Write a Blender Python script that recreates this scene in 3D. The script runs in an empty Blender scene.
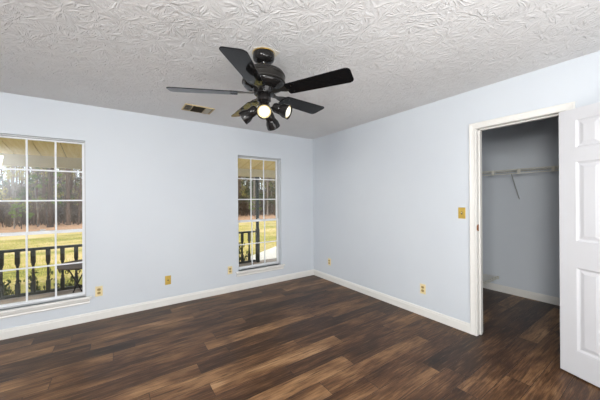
import bpy, bmesh, math, random
from mathutils import Vector, Matrix, Euler
random.seed(7)
PI = math.pi
SC = bpy.context.scene
COL = SC.collection

# ------------------------------------------------------------------ camera
cam = bpy.data.cameras.new('camera')
cam_ob = bpy.data.objects.new('camera', cam); COL.objects.link(cam_ob)
SC.camera = cam_ob
cam.sensor_width = 36; cam.sensor_fit = 'HORIZONTAL'
cam.lens = 267.43 / 600 * 36
cam.shift_y = -0.74 / 600
cam.clip_start = 0.02; cam.clip_end = 400
YAW = 0.602736
cam_ob.matrix_world = (Matrix.Translation((-2.9368, -3.8425, 1.36187)) @
                       Matrix.Rotation(-YAW, 4, 'Z') @ Matrix.Rotation(PI/2, 4, 'X') @
                       Matrix.Rotation(-0.0066, 4, 'Z'))

# ------------------------------------------------------------------ world, sun, lights, exposure
w = bpy.data.worlds.new('world'); SC.world = w; w.use_nodes = True
bg = w.node_tree.nodes['Background']
bg.inputs['Color'].default_value = (0.88, 0.93, 1.0, 1)
bg.inputs['Strength'].default_value = 2.25

def light(name, kind, loc, energy, color=(1,1,1), size=None, size_y=None, target=None, **kw):
    l = bpy.data.lights.new(name, kind); l.energy = energy; l.color = color
    if size is not None:
        if kind == 'AREA':
            l.shape = 'RECTANGLE' if size_y else 'SQUARE'
            l.size = size
            if size_y: l.size_y = size_y
        else: l.shadow_soft_size = size
    for k, v in kw.items(): setattr(l, k, v)
    o = bpy.data.objects.new(name, l); COL.objects.link(o); o.location = loc
    if target is not None:
        d = Vector(target) - Vector(loc)
        o.rotation_euler = d.to_track_quat('-Z', 'Y').to_euler()
    return o

light('sun', 'SUN', (0, 0, 10), 2.3, (1.0, 0.90, 0.74), target=(0.62, 0.50, 9.35), angle=math.radians(1.5))
# photographer's flash just above the camera, then two unseen fill lamps added behind it
light('flash', 'POINT', (-2.94, -4.05, 1.70), 78, (1.0, 0.985, 0.955), size=0.14)
light('room_fill', 'AREA', (-1.9, -4.6, .9), 42, (1.0, 0.99, 0.98), size=1.9, size_y=1.2, target=(-2.3, -2.2, 2.9))  # added soft fill, aimed up to brighten the ceiling; no real fixture
light('closet_fill', 'AREA', (-5.35, -4.72, 2.0), 175, (1.0, 0.985, 0.96), size=1.1, target=(.6, -2.7, 1.3))  # added fill from the left rear, lifts the closet and right wall

SC.view_settings.view_transform = 'Standard'
SC.view_settings.look = 'None'
SC.view_settings.gamma = 1
SC.view_settings.use_curve_mapping = False
SC.view_settings.exposure = -0.14
SC.cycles.use_denoising = True
SC.cycles.max_bounces = 8
SC.cycles.transparent_max_bounces = 16

# ------------------------------------------------------------------ helpers
def srgb(r, g, b):
    f = lambda c: (c/255)/12.92 if c/255 <= .04045 else (((c/255)+.055)/1.055)**2.4
    return (f(r), f(g), f(b), 1)

class NT:
    def __init__(self, name):
        self.m = bpy.data.materials.new(name); self.m.use_nodes = True
        self.t = self.m.node_tree; self.n = self.t.nodes; self.b = self.n['Principled BSDF']
        self.out = self.n['Material Output']
    def node(self, typ, **kw):
        n = self.n.new(typ)
        for k, v in kw.items(): setattr(n, k, v)
        return n
    def link(self, a, b): self.t.links.new(a, b)
    def setin(self, sock, v):
        if isinstance(v, bpy.types.NodeSocket): self.link(v, sock)
        elif v is not None: sock.default_value = v
    def math(self, op, a, b=None, c=None, clamp=False):
        n = self.node('ShaderNodeMath', operation=op, use_clamp=clamp)
        for i, v in enumerate((a, b, c)):
            if v is not None: self.setin(n.inputs[i], v)
        return n.outputs[0]
    def vmath(self, op, a, b=None):
        n = self.node('ShaderNodeVectorMath', operation=op)
        self.setin(n.inputs[0], a)
        if b is not None: self.setin(n.inputs[1], b)
        return n.outputs[0]
    def obj(self):
        return self.node('ShaderNodeTexCoord').outputs['Object']
    def mapping(self, v, scale=(1,1,1), loc=(0,0,0)):
        n = self.node('ShaderNodeMapping'); self.link(v, n.inputs[0])
        n.inputs['Scale'].default_value = scale; n.inputs['Location'].default_value = loc
        return n.outputs[0]
    def noise(self, v, scale, detail=4, rough=.55, dist=0):
        n = self.node('ShaderNodeTexNoise'); self.link(v, n.inputs['Vector'])
        n.inputs['Scale'].default_value = scale; n.inputs['Detail'].default_value = detail
        n.inputs['Roughness'].default_value = rough; n.inputs['Distortion'].default_value = dist
        return n.outputs['Fac']
    def ramp(self, fac, stops, interp='LINEAR'):
        n = self.node('ShaderNodeValToRGB'); self.link(fac, n.inputs[0])
        cr = n.color_ramp; cr.interpolation = interp
        while len(cr.elements) < len(stops): cr.elements.new(0.5)
        for e, (p, c) in zip(cr.elements, stops): e.position = p; e.color = c
        return n.outputs[0]
    def mix(self, fac, a, b, mode='MIX'):
        n = self.node('ShaderNodeMix', data_type='RGBA', blend_type=mode)
        self.setin(n.inputs[0], fac); self.setin(n.inputs[6], a); self.setin(n.inputs[7], b)
        return n.outputs[2]
    def comb(self, x, y, z):
        n = self.node('ShaderNodeCombineXYZ')
        for i, v in enumerate((x, y, z)): self.setin(n.inputs[i], v)
        return n.outputs[0]
    def bump(self, h, strength, dist):
        n = self.node('ShaderNodeBump'); self.link(h, n.inputs['Height'])
        n.inputs['Strength'].default_value = strength; n.inputs['Distance'].default_value = dist
        self.link(n.outputs[0], self.b.inputs['Normal'])
        return n.outputs[0]

def simple(name, col, rough=.5, metal=0, var=.06, scale=30, bump=0, spec=None, coat=0):
    """plain paint or metal with a faint procedural mottling"""
    t = NT(name); o = t.obj()
    f = t.noise(o, scale, 3)
    a = tuple(min(1, c*(1+var)) for c in col[:3])+(1,); b = tuple(c*(1-var) for c in col[:3])+(1,)
    t.link(t.ramp(f, [(.3, b), (.7, a)]), t.b.inputs['Base Color'])
    t.b.inputs['Roughness'].default_value = rough; t.b.inputs['Metallic'].default_value = metal
    if spec is not None: t.b.inputs['Specular IOR Level'].default_value = spec
    if coat: t.b.inputs['Coat Weight'].default_value = coat; t.b.inputs['Coat Roughness'].default_value = .06
    if bump: t.bump(f, .4, bump)
    return t.m

class MB:
    def __init__(self): self.v = []; self.f = []
    def add(self, vs, fs, M=None):
        k = len(self.v)
        self.v += [tuple(M @ Vector(p)) if M else tuple(p) for p in vs]
        self.f += [tuple(k+i for i in f) for f in fs]
        return self
    def box(self, x0, y0, z0, x1, y1, z1, M=None):
        x0, x1 = min(x0, x1), max(x0, x1); y0, y1 = min(y0, y1), max(y0, y1); z0, z1 = min(z0, z1), max(z0, z1)
        return self.add([(x0,y0,z0),(x1,y0,z0),(x1,y1,z0),(x0,y1,z0),(x0,y0,z1),(x1,y0,z1),(x1,y1,z1),(x0,y1,z1)],
                 [(0,3,2,1),(4,5,6,7),(0,1,5,4),(1,2,6,5),(2,3,7,6),(3,0,4,7)], M)
    def lathe(self, prof, n=24, M=None, cap=True):
        vs = []; fs = []
        for r, z in prof:
            for i in range(n):
                a = 2*PI*i/n; vs.append((r*math.cos(a), r*math.sin(a), z))
        for j in range(len(prof)-1):
            for i in range(n):
                k = (i+1) % n
                fs.append((j*n+i, j*n+k, (j+1)*n+k, (j+1)*n+i))
        if cap:
            fs.append(tuple(range(n))[::-1]); fs.append(tuple((len(prof)-1)*n+i for i in range(n)))
        return self.add(vs, fs, M)
    def tube(self, pts, r, n=8, rs=None):
        pts = [Vector(p) for p in pts]; vs = []; fs = []
        up = Vector((0, 0, 1)); prev = None
        for j, p in enumerate(pts):
            d = (pts[min(j+1, len(pts)-1)] - pts[max(j-1, 0)]).normalized()
            if prev is None:
                s = d.cross(up)
                if s.length < .05: s = d.cross(Vector((1, 0, 0)))
            else: s = prev - d*prev.dot(d)
            s.normalize(); prev = s; t = d.cross(s)
            rr = rs[j] if rs else r
            for i in range(n):
                a = 2*PI*i/n; vs.append(p + s*rr*math.cos(a) + t*rr*math.sin(a))
        for j in range(len(pts)-1):
            for i in range(n):
                k = (i+1) % n; fs.append((j*n+i, j*n+k, (j+1)*n+k, (j+1)*n+i))
        fs.append(tuple(range(n))[::-1]); fs.append(tuple((len(pts)-1)*n+i for i in range(n)))
        return self.add(vs, fs)
    def prism(self, poly, z0, z1, M=None):
        n = len(poly)
        return self.add([(x, y, z0) for x, y in poly]+[(x, y, z1) for x, y in poly],
                 [tuple(range(n))[::-1], tuple(range(n, 2*n))]+[(i, (i+1) % n, n+(i+1) % n, n+i) for i in range(n)], M)
    def build(self, name, mat, parent=None, smooth=False, bevel=0, seg=2, local=False):
        me = bpy.data.meshes.new(name)
        off = Vector((0,0,0))
        if parent is not None and not local:
            q = parent
            while q is not None: off += q.location; q = q.parent
        vs = [Vector(v)-off for v in self.v]
        me.from_pydata(vs, [], self.f)
        bm = bmesh.new(); bm.from_mesh(me); bmesh.ops.recalc_face_normals(bm, faces=bm.faces); bm.to_mesh(me); bm.free()
        me.materials.append(mat)
        if smooth:
            me.polygons.foreach_set('use_smooth', [True]*len(me.polygons))
            me.set_sharp_from_angle(angle=math.radians(38))
        o = bpy.data.objects.new(name, me); COL.objects.link(o)
        if parent is not None: o.parent = parent
        if bevel:
            b = o.modifiers.new('bevel', 'BEVEL'); b.width = bevel; b.segments = seg; b.limit_method = 'ANGLE'
        return o

def tag(o, label=None, cat=None, group=None, kind=None):
    if label: o['label'] = label
    if cat: o['category'] = cat
    if group: o['group'] = group
    if kind: o['kind'] = kind
    return o
def thing(name, loc, label=None, cat=None, group=None, kind=None):
    o = bpy.data.objects.new(name, None); COL.objects.link(o); o.location = loc
    o.empty_display_size = .1
    return tag(o, label, cat, group, kind)
def copy_tree(o, parent=None):
    c = o.copy(); COL.objects.link(c); c.parent = parent
    for ch in list(o.children): copy_tree(ch, c)
    return c

# ------------------------------------------------------------------ materials
def wall_mat():
    t = NT('wall_paint'); o = t.obj()
    f = t.noise(o, 1.2, 3)
    c = t.ramp(f, [(.3, srgb(202, 208, 215)), (.7, srgb(206, 212, 218))])
    t.link(c, t.b.inputs['Base Color'])
    t.b.inputs['Roughness'].default_value = .42
    t.b.inputs['Specular IOR Level'].default_value = .35
    t.bump(t.noise(o, 160, 2), .12, .002)
    return t.m
def ceiling_mat():
    t = NT('stomped_plaster'); o = t.obj()
    def layer(scale, off):
        p = t.mapping(o, (1,1,0), off)
        wob = t.node('ShaderNodeTexNoise'); t.link(p, wob.inputs['Vector']); wob.inputs['Scale'].default_value = 7
        wv = t.vmath('SCALE', t.vmath('SUBTRACT', wob.outputs['Color'], (.5,.5,.5)))
        wv.node.inputs['Scale'].default_value = .05
        pw = t.vmath('ADD', p, wv)
        v = t.node('ShaderNodeTexVoronoi', feature='F1'); t.link(pw, v.inputs['Vector']); v.inputs['Scale'].default_value = scale
        v.voronoi_dimensions = '2D'
        d = t.vmath('SUBTRACT', pw, v.outputs['Position'])
        s = t.node('ShaderNodeSeparateXYZ'); t.link(d, s.inputs[0])
        ang = t.math('ARCTAN2', s.outputs[1], s.outputs[0])
        r = t.node('ShaderNodeVectorMath', operation='LENGTH'); t.link(d, r.inputs[0]); r = r.outputs['Value']
        rc = t.node('ShaderNodeSeparateColor'); t.link(v.outputs['Color'], rc.inputs[0])
        vec = t.comb(t.math('MULTIPLY', ang, 5.5), t.math('MULTIPLY', r, 7), t.math('MULTIPLY', rc.outputs[0], 60))
        n = t.noise(vec, 1.0, 1.5, .5)
        n = t.math('MULTIPLY', t.math('SUBTRACT', n, .44), 3.2, clamp=True)
        fall = t.math('SUBTRACT', 1.0, t.math('MULTIPLY', r, scale*1.0), clamp=True)
        core = t.math('MULTIPLY', t.math('SUBTRACT', r, .018), 22, clamp=True)
        return t.math('MULTIPLY', t.math('MULTIPLY', n, core), fall)
    h = t.math('MAXIMUM', layer(6.5, (0,0,0)), layer(5.4, (3.3,1.7,0)))
    h = t.math('MAXIMUM', h, layer(7.5, (7.1,5.2,0)))
    h2 = t.math('ADD', h, t.math('MULTIPLY', t.noise(o, 40, 2), .12))
    c = t.ramp(t.noise(o, 2, 3), [(.3, srgb(224, 224, 224)), (.7, srgb(229, 229, 229))])
    t.link(c, t.b.inputs['Base Color'])
    t.b.inputs['Roughness'].default_value = .8
    t.bump(h2, 1.0, .010)
    return t.m
def floor_mat():
    t = NT('vinyl_plank'); o = t.obj()
    W, L = .152, 1.22
    s = t.node('ShaderNodeSeparateXYZ'); t.link(o, s.inputs[0]); X, Y = s.outputs[0], s.outputs[1]
    yr = t.math('DIVIDE', Y, W); row = t.math('FLOOR', yr); fy = t.math('FRACT', yr)
    wn = t.node('ShaderNodeTexWhiteNoise', noise_dimensions='1D'); t.link(t.math('ADD', row, .37), wn.inputs['W'])
    xr = t.math('ADD', t.math('DIVIDE', X, L), wn.outputs['Value']); col = t.math('FLOOR', xr); fx = t.math('FRACT', xr)
    w2 = t.node('ShaderNodeTexWhiteNoise', noise_dimensions='2D'); t.link(t.comb(row, col, 0), w2.inputs['Vector'])
    rc = t.node('ShaderNodeSeparateColor'); t.link(w2.outputs['Color'], rc.inputs[0])
    off = t.vmath('SCALE', w2.outputs['Color']); off.node.inputs['Scale'].default_value = 37
    base = t.vmath('ADD', o, off)
    g1 = t.noise(t.mapping(base, (1.6, 17, 1)), 1.6, 7, .68, .5)
    g2 = t.noise(t.mapping(base, (3, 70, 1)), 2.2, 5, .7, .4)
    g3 = t.noise(t.mapping(base, (1.0, 3.2, 1)), 1.7, 3, .5, .5)
    tone = t.math('ADD', t.math('MULTIPLY_ADD', rc.outputs[0], .36, .06), t.math('MULTIPLY', g1, .50))
    tone = t.math('ADD', tone, t.math('MULTIPLY', t.math('SUBTRACT', g3, .5), 1.0))
    tone = t.math('ADD', tone, t.math('MULTIPLY', t.math('SUBTRACT', g2, .5), .7))
    c = t.ramp(tone, [(.14, srgb(34, 21, 13)), (.40, srgb(68, 44, 28)), (.58, srgb(102, 71, 46)), (.76, srgb(142, 106, 72)), (.98, srgb(178, 142, 104))])
    g4 = t.noise(t.mapping(base, (2.2, 34, 1)), 2.0, 5, .7, .2)
    c = t.mix(t.math('MULTIPLY', t.math('SUBTRACT', g4, .5), 4.2, clamp=True), c, srgb(34, 22, 14))
    c = t.mix(t.math('MULTIPLY', t.math('SUBTRACT', .46, g4), 2.4, clamp=True), c, srgb(150, 118, 82))
    ey = t.math('MINIMUM', fy, t.math('SUBTRACT', 1, fy)); ex = t.math('MINIMUM', fx, t.math('SUBTRACT', 1, fx))
    gy = t.math('LESS_THAN', ey, .010); gx = t.math('LESS_THAN', ex, .0013)
    gap = t.math('MAXIMUM', gy, gx)
    c = t.mix(gap, c, srgb(30, 21, 16))
    t.link(c, t.b.inputs['Base Color'])
    t.link(t.math('ADD', t.math('MULTIPLY', g2, .12), .33), t.b.inputs['Roughness'])
    t.b.inputs['Specular IOR Level'].default_value = .28
    hh = t.math('SUBTRACT', t.math('MULTIPLY', g2, .25), gap)
    t.bump(hh, .35, .0015)
    return t.m
def glass_mat():
    t = NT('window_glass')
    fr = t.node('ShaderNodeFresnel'); fr.inputs['IOR'].default_value = 1.5
    tr = t.node('ShaderNodeBsdfTransparent'); tr.inputs[0].default_value = (.96, .98, .97, 1)
    gl = t.node('ShaderNodeBsdfGlossy'); gl.inputs['Roughness'].default_value = .01
    mx = t.node('ShaderNodeMixShader'); t.link(fr.outputs[0], mx.inputs[0]); t.link(tr.outputs[0], mx.inputs[1]); t.link(gl.outputs[0], mx.inputs[2])
    t.link(mx.outputs[0], t.out.inputs[0]); t.n.remove(t.b)
    return t.m
def leaf_mat(name, a, b, scale=2):
    t = NT(name); o = t.obj()
    c = t.ramp(t.noise(o, scale, 4), [(.3, a), (.7, b)])
    t.link(c, t.b.inputs['Base Color']); t.b.inputs['Roughness'].default_value = .6
    tl = t.node('ShaderNodeBsdfTranslucent'); t.link(c, tl.inputs[0])
    mx = t.node('ShaderNodeMixShader'); mx.inputs[0].default_value = .35
    t.link(t.b.outputs[0], mx.inputs[1]); t.link(tl.outputs[0], mx.inputs[2]); t.link(mx.outputs[0], t.out.inputs[0])
    return t.m
def bark_mat(name, a, b):
    t = NT(name); o = t.obj()
    f = t.noise(t.mapping(o, (9, 9, 1.6)), 2.5, 5, .65)
    t.link(t.ramp(f, [(.3, a), (.7, b)]), t.b.inputs['Base Color'])
    t.b.inputs['Roughness'].default_value = .9; t.bump(f, .6, .02)
    return t.m
def lawn_mat():
    t = NT('lawn_grass'); o = t.obj()
    f1 = t.noise(t.mapping(o, (.22, .55, 1)), 1.0, 4, .6); f2 = t.noise(t.mapping(o, (1, 1.8, 1)), 7, 5, .7)
    tone = t.math('ADD', t.math('MULTIPLY', f1, .75), t.math('MULTIPLY', f2, .38))
    c = t.ramp(tone, [(.40, srgb(96, 104, 34)), (.49, srgb(150, 142, 62)), (.57, srgb(190, 168, 104)), (.68, srgb(210, 184, 136))])
    t.link(c, t.b.inputs['Base Color']); t.b.inputs['Roughness'].default_value = .95
    t.bump(f2, .8, .03)
    return t.m
def straw_mat():
    t = NT('pine_straw'); o = t.obj()
    f = t.noise(t.mapping(o, (1, 2, 1)), 3, 5, .7)
    t.link(t.ramp(f, [(.35, srgb(150, 112, 84)), (.65, srgb(206, 164, 130))]), t.b.inputs['Base Color'])
    t.b.inputs['Roughness'].default_value = .95; return t.m
def concrete_mat(name, a, b):
    t = NT(name); o = t.obj()
    f = t.noise(o, 6, 7, .7)
    t.link(t.ramp(f, [(.3, a), (.7, b)]), t.b.inputs['Base Color']); t.b.inputs['Roughness'].default_value = .85
    t.bump(f, .3, .005); return t.m
def porch_ceiling_mat():
    t = NT('porch_ceiling_boards'); o = t.obj()
    f = t.noise(t.mapping(o, (14, 1, 1)), 2, 4, .6)
    c = t.ramp(f, [(.3, srgb(222, 192, 116)), (.7, srgb(240, 218, 154))])
    t.link(c, t.b.inputs['Base Color']); t.b.inputs['Roughness'].default_value = .6; return t.m
def blade_mat():
    t = NT('glossy_black_blade'); o = t.obj()
    f = t.noise(o, 3, 2)
    t.link(t.ramp(f, [(.3, (.007,.007,.008,1)), (.7, (.009,.009,.009,1))]), t.b.inputs['Base Color'])
    t.b.inputs['Roughness'].default_value = .07
    t.b.inputs['Specular IOR Level'].default_value = .10
    return t.m
def emit_mat(name, col, s):
    t = NT(name); t.b.inputs['Base Color'].default_value = (.75,.75,.7,1)
    t.b.inputs['Emission Color'].default_value = col; t.b.inputs['Emission Strength'].default_value = s
    return t.m

M_wall = wall_mat(); M_ceil = ceiling_mat(); M_floor = floor_mat(); M_glass = glass_mat()
M_trim = simple('trim_white', srgb(222, 221, 217), .35, var=.015, scale=4)
M_door = simple('door_white', srgb(203, 204, 208), .38, var=.012, scale=4)
M_sash = simple('sash_white', srgb(226, 229, 232), .4, var=.02, scale=6)
M_frame = simple('frame_aluminium', srgb(186, 188, 190), .4, .1, .05)
M_blackglossy = simple('black_enamel', (.012,.011,.011,1), .12, .0, .1, spec=.3)
M_bronze = simple('dark_bronze', (.03,.028,.026,1), .28, .6, .12)
M_brass = simple('brass', srgb(196, 160, 72), .32, .75, .08)
M_brassplate = simple('brass_plate', srgb(196, 166, 78), .4, .25, .06)
M_ivory = simple('ivory_plastic', srgb(226, 210, 164), .4, 0, .03)
M_ivory_dark = simple('tan_plastic', srgb(170, 146, 92), .45, 0, .03)
M_slot = simple('slot_dark', srgb(40, 32, 24), .6)
M_copper = simple('aged_strike', srgb(160, 96, 46), .35, .7, .1)
M_wire = simple('wire_white', srgb(214, 212, 200), .35, 0, .03)
M_greywire = simple('wire_grey', srgb(176, 178, 176), .4, .1, .03)
M_blade = blade_mat()
M_bulb = emit_mat('bulb_glow', (1, .93, .80, 1), .6)
M_ventm = simple('vent_paint', srgb(196, 190, 172), .5, 0, .05)
M_ventedge = simple('vent_edge_tan', srgb(196, 176, 132), .5, 0, .06)
M_ventdark = simple('vent_dark', srgb(74, 66, 52), .7, 0, .1)
M_patch = simple('patch_cream', srgb(226, 221, 208), .8, 0, .05, 20)
M_darkgreen = simple('dark_green_paint', srgb(34, 40, 37), .5, 0, .1)
M_beam = simple('beam_tan', srgb(196, 182, 150), .7, 0, .06, 6)
M_boards = porch_ceiling_mat(); M_groove = simple('board_gap', srgb(120, 92, 44), .8)
M_porch = concrete_mat('porch_floor', srgb(150, 138, 130), srgb(186, 172, 162))
M_path = concrete_mat('pale_concrete', srgb(226, 214, 200), srgb(244, 234, 222))
M_lawn = lawn_mat(); M_straw = straw_mat()
M_bark = bark_mat('pine_bark', srgb(70, 56, 46), srgb(128, 106, 90))
M_bark2 = bark_mat('grey_bark', srgb(100, 90, 82), srgb(164, 152, 142))
M_barkdark = bark_mat('dark_bark', srgb(40, 30, 22), srgb(82, 62, 46))
M_needle = leaf_mat('pine_needles', srgb(48, 62, 28), srgb(88, 100, 50))
M_leafg = leaf_mat('bright_leaves', srgb(88, 110, 36), srgb(130, 148, 62))
M_leafy = leaf_mat('yellow_leaves', srgb(140, 132, 64), srgb(188, 176, 100))
M_brush = leaf_mat('dry_brush', srgb(66, 54, 42), srgb(126, 106, 84))
M_shrub = leaf_mat('shrub_leaves', srgb(44, 58, 30), srgb(92, 104, 50))
M_grassblade = leaf_mat('grass_blades', srgb(166, 168, 76), srgb(216, 206, 120))
M_tabletop = simple('table_top_brown', srgb(74, 58, 50), .5, 0, .1)
M_ext = simple('exterior_siding', srgb(206, 200, 188), .7)

# ------------------------------------------------------------------ structure
H = 2.44
XL, YR = -5.9, -5.2        # left wall, rear wall
WINS = [(-3.967, -3.217), (-1.424, -.672)]
WZ0, WZ1 = .285, 2.035
WT = .16
def struct(mb, name, mat, **kw): return tag(mb.build(name, mat, **kw), kind='structure')

struct(MB().box(XL-.1, YR-.1, -.12, 1.80, 0, 0), 'floor', M_floor)
struct(MB().box(XL-.1, YR-.1, H, 0, 0, H+.1), 'ceiling', M_ceil)
mb = MB()
xs = [XL-.1, WINS[0][0], WINS[0][1], WINS[1][0], WINS[1][1], .12]
for i in range(5):
    if i in (1, 3):
        mb.box(xs[i], 0, -.12, xs[i+1], WT, WZ0); mb.box(xs[i], 0, WZ1, xs[i+1], WT, H+.1)
    else: mb.box(xs[i], 0, -.12, xs[i+1], WT, H+.1)
struct(mb, 'wall_back', M_wall)
DY0, DY1, DZ = -3.287, -2.657, 2.045      # closet door opening
mb = MB().box(0, YR-.1, 0, .12, DY0-.02, H).box(0, DY1+.02, 0, .12, 0, H).box(0, DY0-.02, DZ+.02, .12, DY1+.02, H)
struct(mb, 'wall_right', M_wall)
struct(MB().box(XL-.1, YR, 0, XL, 0, H), 'wall_left', M_wall)
struct(MB().box(XL-.1, YR-.1, 0, 0, YR, H), 'wall_rear', M_wall)
CX = 1.665
struct(MB().box(CX, -4.0, 0, CX+.1, -1.85, H), 'wall_closet_back', M_wall)
struct(MB().box(.12, -1.96, 0, CX, -1.86, H), 'wall_closet_left', M_wall)
struct(MB().box(.12, -4.0, 0, CX, -3.9, H), 'wall_closet_right', M_wall)
struct(MB().box(.12, -4.0, H, CX+.1, -1.86, H+.1), 'ceiling_closet', M_ceil)

def baseboard(name, ax, a0, a1, c, sgn):
    """profile strip along axis ax at coordinate c, growing to side sgn"""
    prof = [(0, 0), (.015, 0), (.015, .072), (.011, .080), (.011, .088), (.005, .097), (0, .097)]
    vs = []; n = len(prof)
    for a in (a0, a1):
        for d, z in prof: vs.append((a, c+sgn*d, z) if ax == 'x' else (c+sgn*d, a, z))
    fs = [(i, (i+1) % n, n+(i+1) % n, n+i) for i in range(n)] + [tuple(range(n)), tuple(range(n, 2*n))[::-1]]
    return struct(MB().add(vs, fs), name, M_trim)
baseboard('baseboard_back', 'x', XL, -.015, 0, -1)
baseboard('baseboard_right', 'y', -.0, DY1+.061, 0, -1)
baseboard('baseboard_right', 'y', DY0-.061, YR, 0, -1)
baseboard('baseboard_left', 'y', YR, 0, XL, 1)
baseboard('baseboard_rear', 'x', XL, 0, YR, 1)
baseboard('baseboard_closet_back', 'y', -1.96, -3.9, CX, -1)
baseboard('baseboard_closet_left', 'x', .12, CX-.015, -1.96, -1)

# door frame: casing, jambs, stops
def casing_poly():   # moulding section (across, out)
    return [(0, 0), (0, .011), (.005, .016), (.018, .0135), (.040, .016), (.051, .019), (.058, .017), (.058, 0)]
def casing_leg(mb, y_in, s, z1):
    pr = casing_poly(); n = len(pr)
    vs = [(-o, y_in+s*a, 0) for a, o in pr] + [(-o, y_in+s*a, z1+a) for a, o in pr]
    mb.add(vs, [(i, (i+1) % n, n+(i+1) % n, n+i) for i in range(n)]+[tuple(range(n)), tuple(range(n, 2*n))])
mb = MB()
casing_leg(mb, DY1+.003, 1, DZ); casing_leg(mb, DY0-.003, -1, DZ)
pr = casing_poly(); n = len(pr)
vs = [(-o, DY0-.003-a, DZ+a) for a, o in pr] + [(-o, DY1+.003+a, DZ+a) for a, o in pr]
mb.add(vs, [(i, (i+1) % n, n+(i+1) % n, n+i) for i in range(n)])
struct(mb, 'trim_1', M_trim)
mb = MB().box(-.002, DY1, 0, .122, DY1+.019, DZ+.019).box(-.002, DY0-.019, 0, .122, DY0, DZ+.019).box(-.002, DY0, DZ, .122, DY1, DZ+.019)
mb.box(.045, DY1-.011, 0, .080, DY1, DZ).box(.045, DY0, 0, .080, DY0+.011, DZ).box(.045, DY0, DZ-.011, .080, DY1, DZ)
jamb = struct(mb, 'trim_2', M_trim, bevel=.001)
mb = MB().box(.006, DY1-.002, 1.035, .034, DY1+.001, 1.10).box(-.006, DY1-.002, 1.045, .006, DY1+.001, 1.09)
sp = mb.build('strike_plate', M_copper, jamb, bevel=.0008); sp['label'] = 'aged copper coloured latch strike plate'

# door leaf, swung back against the wall
def panel_leaf(W_, H_, T):
    """6-panel leaf: local x along width, y thickness, z height; returns MB"""
    cols = [0, .105, .105+.152, .105+.152+.096, .105+2*.152+.096, W_]
    rows = [0, .193, .82, 1.02, 1.62, 1.725, 1.937, H_]
    mb = MB()
    for side in (0, 1):
        y0 = 0 if side == 0 else T; sg = 1 if side == 0 else -1
        for ci in range(5):
            for ri in range(7):
                x0, x1, z0, z1 = cols[ci], cols[ci+1], rows[ri], rows[ri+1]
                if ci in (1, 3) and ri in (1, 3, 5):
                    rings = [(0, 0), (.006, .004), (.012, .009), (.020, .010), (.024, .009), (.044, .003), (.046, .003)]
                    vs = []
                    for ins, dep in rings:
                        vs += [(x0+ins, y0+sg*dep, z0+ins), (x1-ins, y0+sg*dep, z0+ins), (x1-ins, y0+sg*dep, z1-ins), (x0+ins, y0+sg*dep, z1-ins)]
                    fs = []
                    for k in range(len(rings)-1):
                        for i in range(4):
                            j = (i+1) % 4; fs.append((4*k+i, 4*k+j, 4*k+4+j, 4*k+4+i))
                    e = 4*(len(rings)-1); fs.append((e, e+1, e+2, e+3)); mb.add(vs, fs)
                else: mb.add([(x0, y0, z0), (x1, y0, z0), (x1, y0, z1), (x0, y0, z1)], [(0, 1, 2, 3)])
    for a, b in zip(rows, rows[1:]):
        for x in (0, W_): mb.add([(x, 0, a), (x, T, a), (x, T, b), (x, 0, b)], [(0, 1, 2, 3)])
    for a, b in zip(cols, cols[1:]):
        for z in (0, H_): mb.add([(a, 0, z), (b, 0, z), (b, T, z), (a, T, z)], [(0, 1, 2, 3)])
    return mb
def weld(o):
    bm = bmesh.new(); bm.from_mesh(o.data); bmesh.ops.remove_doubles(bm, verts=bm.verts, dist=1e-5)
    bmesh.ops.recalc_face_normals(bm, faces=bm.faces); bm.to_mesh(o.data); bm.free()
door = thing('door_1', (-.008, -3.270, .012), kind='structure')
# local x runs along the leaf from the hinge, local y from room face (visible) towards the wall
ANG = math.radians(18.9)
door.rotation_euler = (0, 0, math.atan2(-math.cos(ANG), -math.sin(ANG)))
leaf = panel_leaf(.605, 2.022, .035)
leaf.v = [(x+.004, y-.038, z) for x, y, z in leaf.v]
dl = leaf.build('door_leaf', M_door, door, local=True); weld(dl)
for z in (.22, 1.0, 1.78):
    mb = MB().lathe([(.0055, z), (.0055, z+.09)], 10)
    mb.box(0, -.020, z, .002, -.002, z+.09)
    mb.build('hinge', M_brass, door, local=True)
for s in (0, 1):
    kn = MB().lathe([(.032, 0), (.030, .006), (.012, .009), (.011, .03), (.022, .036), (.029, .048), (.027, .062), (.012, .07)], 20,
        Matrix.Translation((.545, -.038 if s else -.003, .95)) @ Matrix.Rotation(PI/2 if s else -PI/2, 4, 'X'))
    if s == 1: kn.build('knob', M_brass, door, local=True, smooth=True)

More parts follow.
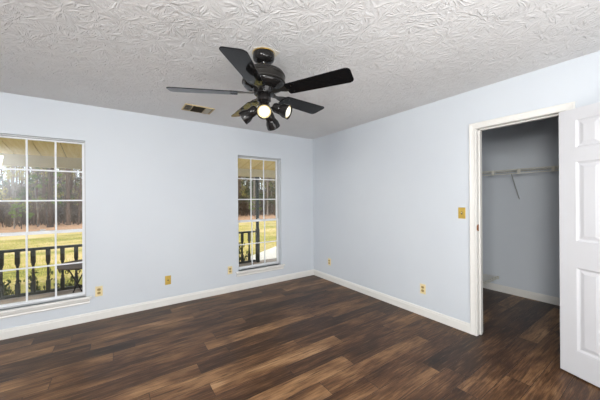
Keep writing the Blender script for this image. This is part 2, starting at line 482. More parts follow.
# windows
def window(name, x0, x1, dy=0):
    W_ = thing(name, ((x0+x1)/2, .08, WZ0), kind='structure')
    ya, yb = .040+dy, .13+dy*.7
    # metal outer frame
    f = MB()
    t = .013
    f.box(x0, ya, WZ0, x0+t, yb, WZ1).box(x1-t, ya, WZ0, x1, yb, WZ1).box(x0, ya, WZ1-t, x1, yb, WZ1).box(x0, ya, WZ0, x1, yb, WZ0+t)
    f.build('window_frame', M_frame, W_, bevel=.001)
    zr = 1.025
    def sash(z0, z1, y0, y1, rows, bot, top, lock=False):
        s = MB(); st = .024
        a, b = x0+t, x1-t
        s.box(a, y0, z0, a+st, y1, z1).box(b-st, y0, z0, b, y1, z1).box(a+st, y0, z0, b-st, y1, z0+bot).box(a+st, y0, z1-top, b-st, y1, z1)
        so = s.build('sash', M_sash, W_, bevel=.002)
        g = MB(); ga, gb, gz0, gz1 = a+st, b-st, z0+bot, z1-top; m = .0075
        for k in (1, 2):
            xc = ga+(gb-ga)*k/3; g.box(xc-m, y0+.008, gz0, xc+m, y1-.008, gz1)
        for zc in rows:
            xc = [ga]+[ga+(gb-ga)*k/3 for k in (1, 2)]+[gb]
            for k in range(3): g.box(xc[k]+(m if k else 0), y0+.008, zc-m, xc[k+1]-(m if k < 2 else 0), y1-.008, zc+m)
        g.build('muntin_grid', M_sash, so)
        ym = (y0+y1)/2
        MB().box(ga-.004, ym-.0015, gz0-.004, gb+.004, ym+.0015, gz1+.004).build('glass_pane', M_glass, so)
        return so
    up = sash(zr-.018, WZ1-t, .078+dy, .104+dy, (1.365, 1.69), .034, .016)
    lo = sash(WZ0+t, zr+.016, .050+dy, .076+dy, (.664,), .026, .032)
    lk = MB().box((x0+x1)/2-.03, .053+dy, zr+.016, (x0+x1)/2+.03, .075+dy, zr+.022)
    lk.lathe([(.010, 0), (.010, .012)], 12, Matrix.Translation(((x0+x1)/2, .064+dy, zr+.022))).box((x0+x1)/2-.004, .056+dy, zr+.026, (x0+x1)/2+.03, .066+dy, zr+.034)
    lk.build('sash_lock', M_frame, W_)
    MB().box(x0+.0005, -.001, WZ0-.024, x1-.0005, .0395+dy, WZ0).box(x0-.048, -.042, WZ0-.024, x1+.048, -.001, WZ0).build('stool', M_trim, W_, bevel=.004)
    pr = [(0, 0), (.008, 0), (.014, .010), (.010, .022), (.017, .040), (.018, .056), (0, .056)]
    n = len(pr); z = WZ0-.080
    vs = [(x0-.030, -d, z+h) for d, h in pr]+[(x1+.030, -d, z+h) for d, h in pr]
    MB().add(vs, [(i, (i+1) % n, n+(i+1) % n, n+i) for i in range(n)]+[tuple(range(n)), tuple(range(n, 2*n))]).build('apron', M_trim, W_)
for i, (a, b) in enumerate(WINS): window('window_%d' % (i+1), a, b, (0, .028)[i])

# ------------------------------------------------------------------ wall plates
def plate(kind, wall, pos, z, label, mat, face):
    """wall 'b' = back wall at x=pos, 'r' = right wall at y=pos"""
    if wall == 'b': R = Matrix.Identity(4); loc = (pos, 0, z)
    else: R = Matrix.Rotation(-PI/2, 4, 'Z'); loc = (0, pos, z)     # local -y faces the room (-x)
    nm = {'outlet': 'wall_outlet', 'coax': 'cable_outlet', 'switch': 'light_switch'}[kind]
    t = thing(nm, loc, label, {'outlet': 'outlet', 'coax': 'cable outlet', 'switch': 'switch'}[kind])
    if wall == 'r': t.rotation_euler = (0, 0, -PI/2)
    MB().box(-.035, -.006, -.0575, .035, 0, .0575).build('plate', mat, t, local=True, bevel=.003)
    scr = lambda z_: MB().lathe([(.0035, 0), (.003, .0015)], 10, Matrix.Translation((0, -.006, z_)) @ Matrix.Rotation(PI/2, 4, 'X')).build('screw', M_brass, t, local=True)
    if kind == 'outlet':
        scr(0)
        for s in (-1, 1):
            poly = [(.017*math.cos(a)*1.0, max(-.0135, min(.0135, .0175*math.sin(a)))) for a in [2*PI*k/20 for k in range(20)]]
            r = MB().prism(poly, 0, .003, Matrix.Translation((0, -.006, s*.0195)) @ Matrix.Rotation(PI/2, 4, 'X')).build('receptacle', face, t, local=True)
            sl = MB()
            for x in (-.0065, .0065): sl.box(x-.0016, -.0096, s*.0195-.001, x+.0016, -.009, s*.0195+.008)
            sl.lathe([(.003, 0), (.003, .0006)], 10, Matrix.Translation((0, -.009, s*.0195-.007)) @ Matrix.Rotation(PI/2, 4, 'X'))
            sl.build('slots', M_slot, r, local=True)
    elif kind == 'coax':
        scr(.042); scr(-.042)
        MB().lathe([(.009, 0), (.009, .003), (.0055, .003), (.0055, .012), (.003, .012)], 12, Matrix.Translation((0, -.006, 0)) @ Matrix.Rotation(PI/2, 4, 'X')).build('connector', M_ventdark, t, local=True, smooth=True)
    else:
        scr(.03); scr(-.03)
        MB().box(-.0075, -.0075, -.014, .0075, -.006, .014).build('toggle_slot', M_ventdark, t, local=True)
        MB().box(-.004, -.018, .0, .004, -.0075, .010).build('toggle', M_ivory, t, local=True, bevel=.001)
plate('outlet', 'b', -3.103, .322, 'ivory duplex outlet on the back wall beside the wide left window sill', M_ivory, M_ivory_dark)
plate('coax', 'b', -2.385, .322, 'brass cable plate low on the back wall midway between the windows', M_brassplate, M_ivory)
plate('outlet', 'b', -1.556, .322, 'ivory duplex outlet on the back wall just left of the narrow far window', M_ivory, M_ivory_dark)
plate('outlet', 'r', -.433, .312, 'ivory outlet on the right wall near the room corner', M_ivory, M_ivory_dark)
plate('outlet', 'r', -2.087, .310, 'ivory duplex outlet low on the right wall below the light switch', M_ivory, M_ivory_dark)
plate('switch', 'r', -2.518, 1.209, 'brass plated light switch on the right wall beside the closet door casing', M_brassplate, M_ivory)

# ------------------------------------------------------------------ ceiling register
vt = thing('ceiling_vent', (-2.13, -.557, H), 'rectangular tan metal air vent in the ceiling beyond the fan', 'vent')
x0, x1, y0, y1 = -2.295, -1.965, -.672, -.442
fr = MB()
b_ = .014
fr.box(x0, y0, H-.010, x1, y0+b_, H).box(x0, y1-b_, H-.010, x1, y1, H).box(x0, y0+b_, H-.010, x0+b_, y1-b_, H).box(x1-b_, y0+b_, H-.010, x1, y1-b_, H)
fr.build('rim', M_ventedge, vt, bevel=.002)
MB().box(x0+b_, y0+b_, H-.002, x1-b_, y1-b_, H).build('backing', M_ventdark, vt)
xa, xb = x0+b_+.075, x1-b_-.085
for (a, b, mode) in ((x0+b_, xa, 1), (xa, xb, 0), (xb, x1-b_, -1)):
    lv = MB()
    if mode:
        k = a+.006
        while k < b-.006:
            lv.add([(k, y0+b_, H-.012), (k+.002, y0+b_, H-.012), (k+.002+.006*mode, y0+b_, H-.002), (k+.006*mode, y0+b_, H-.002)] +
                   [(k, y1-b_, H-.012), (k+.002, y1-b_, H-.012), (k+.002+.006*mode, y1-b_, H-.002), (k+.006*mode, y1-b_, H-.002)],
                   [(0,1,2,3), (4,7,6,5), (0,4,5,1), (1,5,6,2), (2,6,7,3), (3,7,4,0)]); k += .0125
        lv.build('louvres', M_ventm, vt)
    else:
        k = y0+b_+.008
        while k < y1-b_-.006:
            lv.add([(a, k, H-.012), (a, k+.002, H-.012), (a, k+.010, H-.002), (a, k+.008, H-.002), (b, k, H-.012), (b, k+.002, H-.012), (b, k+.010, H-.002), (b, k+.008, H-.002)],
                   [(0,1,2,3), (4,7,6,5), (0,4,5,1), (1,5,6,2), (2,6,7,3), (3,7,4,0)]); k += .017
        lv.build('louvres', M_ventdark, vt)
for q in (xa, xb): MB().box(q-.003, y0+b_, H-.012, q+.003, y1-b_, H-.002).build('divider', M_ventedge, vt)

# ------------------------------------------------------------------ ceiling fan
FX, FY = -2.036, -2.075
ZB = 2.135
fan = thing('ceiling_fan', (FX, FY, H), 'black five-blade ceiling fan with a four-head spotlight kit', 'ceiling fan')
T = lambda z: Matrix.Translation((FX, FY, z))
# thin cream patch on the ceiling round the mount
pts = [(.118, 20), (.095, 55), (.105, 100), (.095, 150), (.105, 190), (.092, 235), (.10, 280), (.135, 325)]
tag(MB().prism([(FX+.9*r*math.cos(math.radians(a)), FY+.9*r*math.sin(math.radians(a))) for r, a in pts], H-.0015, H).build('ceiling_patch', M_patch),
    'cream patch on the ceiling around the fan mount', 'ceiling patch')
MB().lathe([(.066, H-.003), (.075, H-.006), (.079, H-.020), (.078, H-.044), (.071, H-.060), (.054, H-.070), (.030, H-.074)], 36, Matrix.Translation((FX, FY, 0))).build('canopy', M_blackglossy, fan, smooth=True)
MB().lathe([(.080, H-.005), (.0825, H-.008), (.080, H-.011)], 36, Matrix.Translation((FX, FY, 0)), cap=False).build('canopy_ring', M_brass, fan, smooth=True)
MB().lathe([(.022, H-.064), (.026, H-.076), (.022, H-.086), (.013, H-.090), (.013, H-.112), (.024, H-.114), (.024, H-.135)], 20, Matrix.Translation((FX, FY, 0))).build('downrod', M_blackglossy, fan, smooth=True)
MB().lathe([(.024, 2.304), (.090, 2.303), (.125, 2.299), (.143, 2.290), (.151, 2.279), (.153, 2.270)], 48, Matrix.Translation((FX, FY, 0))).build('motor_top', M_blackglossy, fan, smooth=True)
mh = MB().lathe([(.150, 2.272), (.157, 2.268), (.158, 2.260), (.154, 2.255), (.154, 2.222), (.159, 2.218), (.159, 2.210), (.150, 2.205)], 48, Matrix.Translation((FX, FY, 0))).build('motor_band', M_bronze, fan, smooth=True)
MB().lathe([(.152, 2.206), (.149, 2.194), (.136, 2.182), (.110, 2.172), (.085, 2.166), (.078, 2.150), (.072, 2.132), (.060, 2.128)], 48, Matrix.Translation((FX, FY, 0))).build('motor_bottom', M_blackglossy, fan, smooth=True)
# blades
def blade_outline():
    pts = []
    L0, L1 = .185, .655
    w0, w1 = .060, .076
    rc = .034
    # right side root -> tip
    pts.append((L0+.004, -w0+.012)); pts.append((L0+.012, -w0+.002))
    for k in range(6):
        u = k/5; pts.append((L0+.03+(L1-rc-L0-.03)*u, -(w0+(w1-w0)*u)))
    for k in range(1, 8):
        a = -PI/2+PI/2*k/8; pts.append((L1-rc+rc*math.cos(a), -w1+rc+rc*math.sin(a)))
    pts.append((L1, -w1+rc)); 
    pts += [(x, -y) for x, y in pts[::-1]]
    out = []
    for p in pts:
        if not out or (abs(out[-1][0]-p[0])+abs(out[-1][1]-p[1])) > 1e-6: out.append(p)
    return out
BO = blade_outline()
PH = 13.0
RISE = (.034, .016, -.012, -.026, .016)      # the blades hang slightly out of true
for k in range(5):
    a = math.radians(PH+72*k)
    M = Matrix.Translation((FX, FY, ZB)) @ Matrix.Rotation(a, 4, 'Z') @ Matrix.Rotation(-math.atan2(RISE[k], .65), 4, 'Y') @ Matrix.Rotation(math.radians(-11), 4, 'X')
    bl = MB().prism(BO, -.003, .003, M).build('fan_blade', M_blade, fan, bevel=.0015)
    M2 = M
    ir = MB()
    # blade iron: forked bracket under the motor, screwed to the blade
    ir.prism([(.075, -.018), (.13, -.014), (.17, -.030), (.235, -.038), (.25, -.028), (.215, -.014), (.235, 0), (.215, .014), (.25, .028), (.235, .038), (.17, .030), (.13, .014), (.075, .018)], .003, .009, M2)
    ir.box(.070, -.016, .004, .105, .016, .018, M2)
    for (sx, sy) in ((.235, -.030), (.235, .030), (.20, 0)):
        ir.lathe([(.006, -.0055), (.0055, -.003)], 10, M2 @ Matrix.Translation((sx, sy, 0)))
    ir.build('blade_bracket', M_bronze, bl, bevel=.001)
# light kit
CV = Vector((math.sin(YAW), math.cos(YAW), 0)); CR = Vector((math.cos(YAW), -math.sin(YAW), 0))
MB().lathe([(.044, 2.130), (.050, 2.122), (.050, 2.085), (.036, 2.076), (.038, 2.068), (.042, 2.058), (.042, 2.000), (.036, 1.985), (.015, 1.976), (.006, 1.968)], 32, Matrix.Translation((FX, FY, 0))).build('light_fitter', M_blackglossy, fan, smooth=True)
HS = 1.14
heads = [((.14, -1), .80, .066, 2.026), ((1, -.30), .42, .088, 2.028), ((.42, 1), 1.0, .066, 2.010), ((-1, .15), .60, .066, 2.025)]
for (lat, dep), down, r0, z0 in heads:
    d = (CR*lat+CV*dep).normalized()
    ax = (d + Vector((0, 0, -down))).normalized()
    piv = Vector((FX, FY, z0)) + d*r0
    arm = MB().tube([Vector((FX, FY, z0+.004))+d*.030, Vector((FX, FY, z0+.002))+d*.048, piv], .008, 10).lathe([(.012, -.012), (.013, 0), (.012, .012)], 12, Matrix.Translation(piv)).build('lamp_arm', M_blackglossy, fan, smooth=True)
    q = ax.to_track_quat('Z', 'Y').to_matrix().to_4x4()
    Mh = Matrix.Translation(piv - ax*.012) @ q @ Matrix.Scale(HS, 4)
    
    hd = MB().lathe([(.012, -.004), (.024, .000), (.030, .010), (.032, .045), (.030, .052), (.034, .058), (.043, .080), (.045, .104), (.046, .110), (.043, .110), (.040, .098), (.036, .094)], 28, Mh, cap=False)
    hd = hd.build('lamp_head', M_blackglossy, fan, smooth=True)
    MB().lathe([(.0405, .101), (.038, .098), (.031, .088), (.029, .090), (.030, .101), (.0335, .106)], 28, Mh, cap=False).build('lamp_rim', M_ivory, hd, smooth=True)
    bulb = MB().lathe([(.010, .058), (.026, .082), (.032, .096), (.0335, .102), (.030, .107), (.02, .1105), (.004, .112)], 28, Mh).build('bulb', M_bulb, fan, smooth=True)
    p = piv + ax*.135
    light('bulb_light', 'SPOT', p, 7, (1, .93, .82), size=.03, target=p+ax, spot_size=math.radians(95), spot_blend=.8)

# ------------------------------------------------------------------ closet wire shelves
def wire_shelf(label, axis, wall, a0, a1, z, depth, sign, braces, clips, lip=.052):
    """axis: long direction. 'y': along the closet back wall (x=wall), 'x': along side wall (y=wall). sign: direction away from wall"""
    mid = (a0+a1)/2
    P = (lambda a, d, zz: (wall+sign*d, a, zz)) if axis == 'y' else (lambda a, d, zz: (a, wall+sign*d, zz))
    t = thing('wire_shelf', P(mid, 0, z), label, 'shelf')
    r = MB()
    r.tube([P(a0, .004, z), P(a1, .004, z)], .004); r.tube([P(a0, depth, z), P(a1, depth, z)], .006)
    r.tube([P(a0, depth, z-lip), P(a1, depth, z-lip)], .005); r.tube([P(a0, depth*.5, z-.004), P(a1, depth*.5, z-.004)], .003)
    r.build('rails', M_wire, t, smooth=True)
    dk = MB(); k = a0+.01
    while k < a1-.005:
        dk.tube([P(k, .004, z+.003), P(k, depth-.002, z+.003), P(k, depth+.004, z-.002), P(k, depth+.004, z-lip)], .0014, 5); k += .0254
    dk.build('deck_wires', M_wire, t)
    for a in braces:
        MB().tube([P(a, depth, z-.048), P(a, depth-.02, z-.07), P(a, .02, z-.375), P(a, .004, z-.385)], .0055).build('brace', M_greywire, t, smooth=True)
    for a in clips:
        dd = Vector(P(a, depth+.006, z-.026))
        h = (.006, .028) if axis == 'y' else (.018, .006)
        MB().box(dd.x-h[0], dd.y-h[1]*.55, z-lip-.008, dd.x+h[0], dd.y+h[1]*.55, z+.006).build('clip', M_wire, t, bevel=.002)
    return t
wire_shelf('long white wire shelf high on the closet back wall', 'y', CX, -3.895, -1.965, 1.733, .30, -1, (-2.515, -3.35), (-2.31, -2.60, -2.93, -3.3))
sh = wire_shelf('low wire shelf near the closet floor at the left side wall', 'x', -1.96, .30, CX-.005, .215, .30, -1, (), (CX-.02,), .026)

# ------------------------------------------------------------------ porch
PZ = -.13
PY = 2.0
struct(MB().box(-9, WT, PZ-.25, 6, PY+.12, PZ), 'porch_floor', M_porch)
# sloping boarded ceiling
mb = MB(); gz = lambda y: 2.46-(y-WT)*(2.46-2.075)/(PY-.05-WT)
bw = .30; x = -9.0; gb = MB()
while x < 6:
    y0_, y1_ = WT, PY-.05
    mb.add([(x, y0_, gz(y0_)), (x+bw-.012, y0_, gz(y0_)), (x+bw-.012, y1_, gz(y1_)), (x, y1_, gz(y1_)),
            (x, y0_, gz(y0_)+.02), (x+bw-.012, y0_, gz(y0_)+.02), (x+bw-.012, y1_, gz(y1_)+.02), (x, y1_, gz(y1_)+.02)],
           [(0,3,2,1), (4,5,6,7), (0,1,5,4), (1,2,6,5), (2,3,7,6), (3,0,4,7)])
    x += bw
pc = struct(mb, 'porch_ceiling', M_boards)
y0_, y1_ = WT, PY-.05
bk = MB().add([(-9, y0_, gz(y0_)+.021), (6, y0_, gz(y0_)+.021), (6, y1_, gz(y1_)+.021), (-9, y1_, gz(y1_)+.021), (-9, y0_, gz(y0_)+.12), (6, y0_, gz(y0_)+.12), (6, y1_+.5, gz(y1_)+.03), (-9, y1_+.5, gz(y1_)+.03)],
              [(0,3,2,1), (4,5,6,7), (0,1,5,4), (1,2,6,5), (2,3,7,6), (3,0,4,7)])
struct(bk, 'porch_roof', M_groove)
struct(MB().box(-9, PY-.05, 1.90, 6, PY+.05, 2.075), 'porch_beam', M_beam, bevel=.004)
# posts
def post(x, label):
    t = thing('porch_post', (x, PY, PZ), label, 'post')
    MB().box(x-.030, PY-.030, PZ+.02, x+.030, PY+.030, 1.88).build('shaft', M_darkgreen, t, bevel=.006)
    MB().box(x-.040, PY-.044, PZ, x+.040, PY+.040, .66).build('base_sleeve', M_darkgreen, t, bevel=.01)
    MB().box(x-.045, PY-.045, 1.86, x+.045, PY+.045, 1.90).build('cap_block', M_darkgreen, t, bevel=.005)
post(-.155, 'dark green porch post seen through the narrow far window')
post(-5.6, 'dark green porch post left of the wide window view')
# railing
rl = thing('porch_railing', (-2.9, PY, PZ), 'dark green porch railing with turned balusters seen through the windows', 'railing')
xa, xb = -5.55, -.22
MB().box(xa, PY-.035, .585, xb, PY+.035, .625).build('top_rail', M_darkgreen, rl, bevel=.008)
MB().box(xa, PY-.025, PZ+.02, xb, PY+.025, PZ+.065).build('bottom_rail', M_darkgreen, rl, bevel=.005)
MB().box(xa+.3, PY-.03, PZ, xa+.36, PY+.03, PZ+.02).build('rail_foot', M_darkgreen, rl)
MB().box(-3.0, PY-.03, PZ, -2.94, PY+.03, PZ+.02).build('rail_foot', M_darkgreen, rl)
def baluster(x):
    m = MB(); zb = PZ+.065; zt = .585; h = zt-zb; s = .026
    m.box(x-s, PY-s, zb, x+s, PY+s, zb+h*.24).box(x-s, PY-s, zt-h*.30, x+s, PY+s, zt)
    m.lathe([(s*1.0, zb+h*.24), (s*.7, zb+h*.27), (s*.95, zb+h*.30), (s*.62, zb+h*.34), (s*.72, zb+h*.45), (s*.55, zb+h*.60), (s*.62, zb+h*.64), (s*.95, zb+h*.67), (s*.75, zb+h*.70)], 14, Matrix.Translation((x, PY, 0)))
    return m
x = -4.36-.1735*6; b0 = None
while x < -.3:
    if b0 is None:
        bx0 = x; b0 = baluster(x).build('baluster', M_darkgreen, rl, smooth=True)
    else:
        c = b0.copy(); COL.objects.link(c); c.location.x += x-bx0
    x += .1735

# folding side table on the porch
tb = thing('patio_table', (-3.33, 1.60, PZ), 'small round brown patio table with black crossed legs and scrollwork behind the left window', 'table')
tx, ty, tz, R_ = -3.33, 1.60, .375, .37
MB().lathe([(R_-.02, tz-.022), (R_, tz-.018), (R_, tz-.004), (R_-.008, tz)], 40, Matrix.Translation((tx, ty, 0))).build('tabletop', M_tabletop, tb, smooth=True)
ap = MB().lathe([(R_-.035, tz-.022), (R_-.035, tz-.032), (R_-.045, tz-.032), (R_-.045, tz-.022)], 40, Matrix.Translation((tx, ty, 0)))
ap.build('rim_ring', M_blackglossy, tb)
for k in range(14):
    a = 2*PI*k/14; cx_, cy_ = tx+(R_-.04)*math.cos(a), ty+(R_-.04)*math.sin(a); tang = Vector((-math.sin(a), math.cos(a), 0))
    pts = []
    for j in range(17):
        u = j/16*2.4*PI; rr = .034*(1-.55*j/16)
        pts.append(Vector((cx_, cy_, tz-.066))+tang*rr*math.cos(u)+Vector((0, 0, rr*math.sin(u))))
    MB().tube(pts, .005, 6).build('scroll', M_blackglossy, tb, smooth=True)
for yl, xc in ((1.80, -3.46), (1.40, -3.22)):
    for q in (-1, 1):
        MB().tube([(xc+q*.15, yl, tz-.025), (xc+q*.12, yl, tz-.09), (xc-q*.01, yl, PZ+.12), (xc-q*.055, yl, PZ+.007)], .010, 8).build('leg', M_blackglossy, tb, smooth=True)
MB().tube([(-3.45, 1.80, .0), (-3.21, 1.40, .0)], .007, 8).build('stretcher', M_blackglossy, tb, smooth=True)

# ------------------------------------------------------------------ grounds
GZ = -.40
def slab(poly, z0, z1, name, mat): return struct(MB().prism(poly, z0, z1), name, mat)
slab([(-90, PY+.125), (110, PY+.125), (110, 16.5), (-90, 16.5)], GZ-.3, GZ, 'lawn', M_lawn)
slab([(-90, 16.5), (110, 16.5), (110, 150), (-90, 150)], GZ-.3, GZ+.005, 'woodland_ground', M_straw)
slab([(-.35, PY+.125), (.40, 3.75), (2.0, 4.85), (9, 7.2), (16, 7.2), (16, PY+.125)], GZ, GZ+.03, 'concrete_path', M_path)
# grass blades
def blades(n, regs, mat, label):
    m = MB()
    for _ in range(n):
        x0, x1, ya, yb = random.choice(regs)
        x, y = random.uniform(x0, x1), random.uniform(ya, yb)
        h = random.uniform(.03, .09); a = random.uniform(0, PI); dx, dy = math.cos(a)*.008, math.sin(a)*.008
        m.add([(x-dx, y-dy, GZ), (x+dx, y+dy, GZ), (x+random.uniform(-.03, .03), y+random.uniform(-.03, .03), GZ+h)], [(0, 1, 2)])
    return tag(m.build('lawn_grass', mat), label, 'grass', kind='stuff')
blades(9000, [(-6.5, -3.5, 2.3, 7), (-8, -4, 6, 13), (-1.4, -.4, 2.3, 4), (.3, 3.3, 5.3, 8), (1.5, 5.5, 8, 13)], M_grassblade, 'short yellow-green winter grass between the porch and the woods')

def leaf_cluster(m, c, rad, n, size, flat=1.0):
    for _ in range(n):
        while True:
            p = Vector((random.uniform(-1, 1), random.uniform(-1, 1), random.uniform(-1, 1)))
            if p.length <= 1: break
        p = Vector(c)+Vector((p.x*rad, p.y*rad, p.z*rad*flat))
        e = Euler((random.uniform(0, 6.3), random.uniform(0, 6.3), random.uniform(0, 6.3))).to_matrix()
        s = size*random.uniform(.6, 1.3)
        a = e @ Vector((s, 0, 0)); b = e @ Vector((0, s*.45, 0))
        m.add([p-a, p-b, p+a, p+b], [(0, 1, 2, 3)])
def shrub(x, y, hgt, mat, label, n=7, leaf=.035):
    t = thing('young_shrub', (x, y, GZ), label, 'shrub')
    st = MB(); lf = MB()
    for k in range(n):
        a = random.uniform(0, 6.3); tip = Vector((x+math.cos(a)*hgt*.35, y+math.sin(a)*hgt*.25, GZ+hgt*random.uniform(.6, 1.0)))
        b0_ = Vector((x+.02*math.cos(a), y+.02*math.sin(a), GZ)); md = (b0_+tip)/2+Vector((0, 0, hgt*.1))
        st.tube([b0_, md, tip], .004, 5)
        for u in range(7):
            p = b0_.lerp(tip, .25+.75*u/6)+Vector((0, 0, hgt*.06))
            leaf_cluster(lf, p, .05, 3, leaf)
    st.build('stems', M_barkdark, t); lf.build('leaves', mat, t)
shrub(-4.55, 2.42, .50, M_shrub, 'dark leafy shrub outside the railing at the far left of the left window')
shrub(-4.33, 2.50, .42, M_shrub, 'small dark leafy shrub outside the railing, second from the left', 5)
shrub(-3.98, 2.45, .52, M_shrub, 'dark leafy shrub outside the railing left of the patio table')
shrub(-3.72, 2.55, .36, M_shrub, 'short leafy shrub outside the railing behind the patio table', 5)
shrub(-.62, 2.42, .72, M_shrub, 'spiky green shrub outside the railing at the narrow window, left one', 9, .05)
shrub(-.40, 2.50, .62, M_shrub, 'spiky green shrub outside the railing beside the porch post', 8, .05)

# ------------------------------------------------------------------ woods
def trunk_pts(h, sway, seg=8):
    pts = []; ph = random.uniform(0, 6.3)
    for j in range(seg+1):
        u = j/seg; pts.append(Vector((sway*math.sin(u*3+ph)-sway*math.sin(ph), sway*math.cos(u*2.3+ph)-sway*math.cos(ph), h*u)))
    return pts
def pine(h, r, mat=None, seed=0):
    random.seed(seed)
    t = thing('pine_tree', (0, 0, 0)); tr = MB(); pts = trunk_pts(h, .12)
    tr.tube(pts, r, 9, [r*(1.15 if j == 0 else 1-.55*j/8) for j in range(9)])
    cr = MB()
    for k in range(16):
        u = random.uniform(.30, .62); i = int(u*8); p = pts[i].lerp(pts[min(i+1, 8)], u*8-i); a = random.uniform(0, 6.3)
        L = random.uniform(.4, 1.2); q = p+Vector((math.cos(a)*L, math.sin(a)*L, random.uniform(-.15, .35)))
        tr.tube([p, q], .02, 5, [.025, .008])
    for k in range(20):
        u = random.uniform(.55, .98); i = min(int(u*8), 7); p = pts[i].lerp(pts[i+1], u*8-i); a = random.uniform(0, 6.3)
        L = random.uniform(1.0, 2.4)*(1.25-u); q = p+Vector((math.cos(a)*L, math.sin(a)*L, random.uniform(.1, .6)))
        tr.tube([p, q], .03, 5, [.035, .012])
        leaf_cluster(cr, q, .55, 42, .13, .6); leaf_cluster(cr, p.lerp(q, .6), .4, 18, .13, .6)
    tr.build('trunk', mat or M_bark, t, local=True, smooth=True); cr.build('needles', M_needle, t, local=True)
    return t
def hardwood(h, r, leafmat, nleaf, seed, name='bare_tree', mat=None):
    random.seed(seed)
    t = thing(name, (0, 0, 0)); tr = MB(); lf = MB(); pts = trunk_pts(h, .25)
    tr.tube(pts, r, 8, [r*(1-.8*j/8) for j in range(9)])
    def branch(p, d, L, rr, lev):
        m_ = p+d*L*.5+Vector((random.uniform(-.1, .1), random.uniform(-.1, .1), random.uniform(0, .12)))*L
        q = p+d*L+Vector((0, 0, L*.22))
        tr.tube([p, m_, q], rr, 5, [rr, rr*.7, rr*.35])
        if nleaf: leaf_cluster(lf, q, .28*L+.1, nleaf, .07)
        if lev:
            for _ in range(3):
                dd = (d+Vector((random.uniform(-.8, .8), random.uniform(-.8, .8), random.uniform(-.2, .7)))).normalized()
                branch(m_.lerp(q, random.uniform(0, 1)), dd, L*.6, rr*.5, lev-1)
    for k in range(15):
        u = random.uniform(.12, .95); i = min(int(u*8), 7); p = pts[i].lerp(pts[i+1], u*8-i); a = random.uniform(0, 6.3)
        branch(p, Vector((math.cos(a), math.sin(a), random.uniform(.2, .8))).normalized(), h*.16*(1.25-u), r*.32, 2)
    tr.build('trunk', mat or M_bark2, t, local=True)
    if nleaf: lf.build('leaves', leafmat, t, local=True)
    return t
protos = {
 'pine': [pine(17, .115, None, 11), pine(15, .085, M_bark2, 12), pine(19, .17, M_barkdark, 13)],
 'bare': [hardwood(11, .09, None, 0, 21), hardwood(9, .07, None, 0, 22, mat=M_bark)],
 'leafy': [hardwood(6.5, .05, M_leafy, 4, 31, 'leafy_tree'), hardwood(5.0, .04, M_needle, 5, 32, 'leafy_tree', M_bark)],
}
LBL = {'pine': ('tall straight pine trunk in the woods beyond the lawn', 'tree', 'pines in the woods beyond the lawn'),
       'bare': ('slim leafless grey tree in the woods beyond the lawn', 'tree', 'bare trees in the woods'),
       'leafy': ('small understory tree with thin olive foliage in the woods', 'tree', 'leafy understory trees in the woods')}
used = set()
def place(kind, i, x, y, rz, s, lab=None):
    pr_ = protos[kind][i]
    if (kind, i) not in used: o = pr_; used.add((kind, i))
    else: o = copy_tree(pr_)
    o.location = (x, y, GZ); o.rotation_euler = (0, 0, rz); o.scale = (s, s, s)
    if lab:
        tag(o, lab, 'tree')
        if 'group' in o: del o['group']
    else: tag(o, *LBL[kind])
    return o
random.seed(5)
CXc, CYc = -2.937, -3.8425
def wedge(px0, px1, y):   # x range on a plane y seen between two window edges
    t0 = (px0-CXc)/(0-CYc); t1 = (px1-CXc)/(0-CYc)
    return CXc+t0*(y-CYc), CXc+t1*(y-CYc)
def fill(win, counts):
    a, b = WINS[win]
    for kind, n, ymin, ymax in counts:
        for k in range(n):
            y = ymin+(ymax-ymin)*((k+random.random())/n)
            xa_, xb_ = wedge(a-.05, b+.05, y)
            x = random.uniform(xa_-.3, xb_+.3)
            i = random.randrange(2)
            if kind == 'pine' and y < 24 and i == 2: i = 1
            place(kind, i, x, y, random.uniform(0, 6.3), random.uniform(.8, 1.15))
# the large dark pine in the left window
place('pine', 2, wedge(-3.512, -3.512, 20.3)[0], 20.3, 1, .95, 'thick dark pine trunk at the lawn edge seen through the left window')
place('leafy', 0, wedge(-3.78, -3.78, 20.5)[0], 20.5, 2, .8)
fill(0, [('pine', 34, 21, 65), ('bare', 22, 20.5, 50), ('leafy', 16, 20.5, 42)])
fill(1, [('pine', 36, 21, 65), ('bare', 24, 20.5, 50), ('leafy', 26, 20.5, 44)])
# the rest of the wood either side of what the windows frame
for kind, n in (('pine', 90), ('bare', 50), ('leafy', 50)):
    for k in range(n):
        y = random.uniform(22, 60); place(kind, random.randrange(2), random.uniform(-26, 34)*(y/45+.25), y, random.uniform(0, 6.3), random.uniform(.8, 1.15))
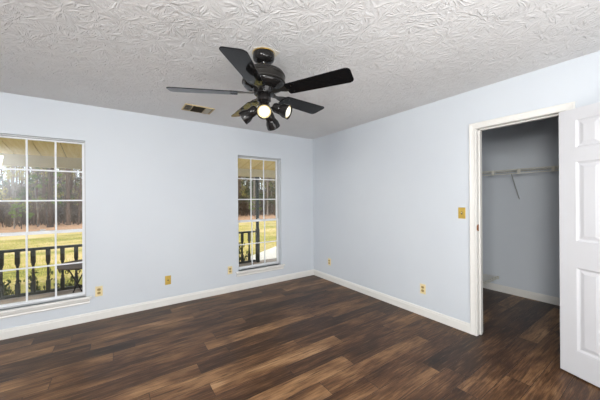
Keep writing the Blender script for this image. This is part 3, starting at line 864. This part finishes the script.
# low green saplings
def sapling(x, y, h, mat, label):
    t = thing('green_sapling', (x, y, GZ), label, 'sapling')
    st = MB().tube([(x, y, GZ), (x+.05, y, GZ+h*.5), (x, y, GZ+h)], .02, 6, [.025, .018, .008]); lf = MB()
    for k in range(26):
        u = random.uniform(.35, 1); a = random.uniform(0, 6.3); L = h*.28*(1.2-u*.7)
        p = Vector((x, y, GZ+h*u)); q = p+Vector((math.cos(a)*L, math.sin(a)*L, .1))
        st.tube([p, q], .006, 4); leaf_cluster(lf, q, .16, 14, .07, .5)
    st.build('stem', M_barkdark, t); lf.build('leaves', mat, t)
sapling(wedge(-3.73, -3.73, 19.8)[0], 19.8, 1.8, M_leafg, 'bright green sapling at the wood edge seen in the left window')
sapling(wedge(-3.50, -3.50, 21.5)[0]-.1, 21.0, 4.2, M_leafg, 'taller green sapling beside the thick dark pine')
sapling(wedge(-1.15, -1.15, 19.9)[0], 19.9, 2.0, M_leafg, 'bright green sapling at the wood edge seen in the narrow window')
# undergrowth
ug = MB()
random.seed(9)
for win in (0, 1):
    a, b = WINS[win]
    for k in range(2600):
        y = random.uniform(22, 85); xa_, xb_ = wedge(a-.1, b+.1, y)
        x = random.uniform(xa_, xb_); h = random.uniform(.8, 3.0)*(y/45)**.8*1.25
        dx = random.uniform(-.4, .4); wd = .012+.0006*y
        ug.add([(x-wd, y, GZ), (x+wd, y, GZ), (x+dx+wd*.4, y, GZ+h), (x+dx-wd*.4, y, GZ+h), (x, y+wd*1.6, GZ)], [(0, 1, 2, 3), (1, 4, 2), (4, 0, 3), (4, 3, 2)])
        if k % 2 == 0: leaf_cluster(ug, (x+dx*.6, y, GZ+h*random.uniform(.4, 1)), .45*(y/40), 9, .05+.0026*y)
for k in range(5200):
    y = random.uniform(24, 85); x = random.uniform(-26, 36)*(y/45+.25); h = random.uniform(.9, 3.0)*(y/45)**.8*1.25; wd = .012+.0006*y
    ug.add([(x-wd, y, GZ), (x+wd, y, GZ), (x+wd*.4, y, GZ+h), (x-wd*.4, y, GZ+h), (x, y+wd*1.6, GZ)], [(0, 1, 2, 3), (1, 4, 2), (4, 0, 3), (4, 3, 2)])
    leaf_cluster(ug, (x, y, GZ+h*random.uniform(.4, 1)), .6*(y/40), 9, .08+.004*y)
tag(ug.build('undergrowth', M_brush), 'dry brown undergrowth and brush filling the woods between the trunks', 'undergrowth', kind='stuff')
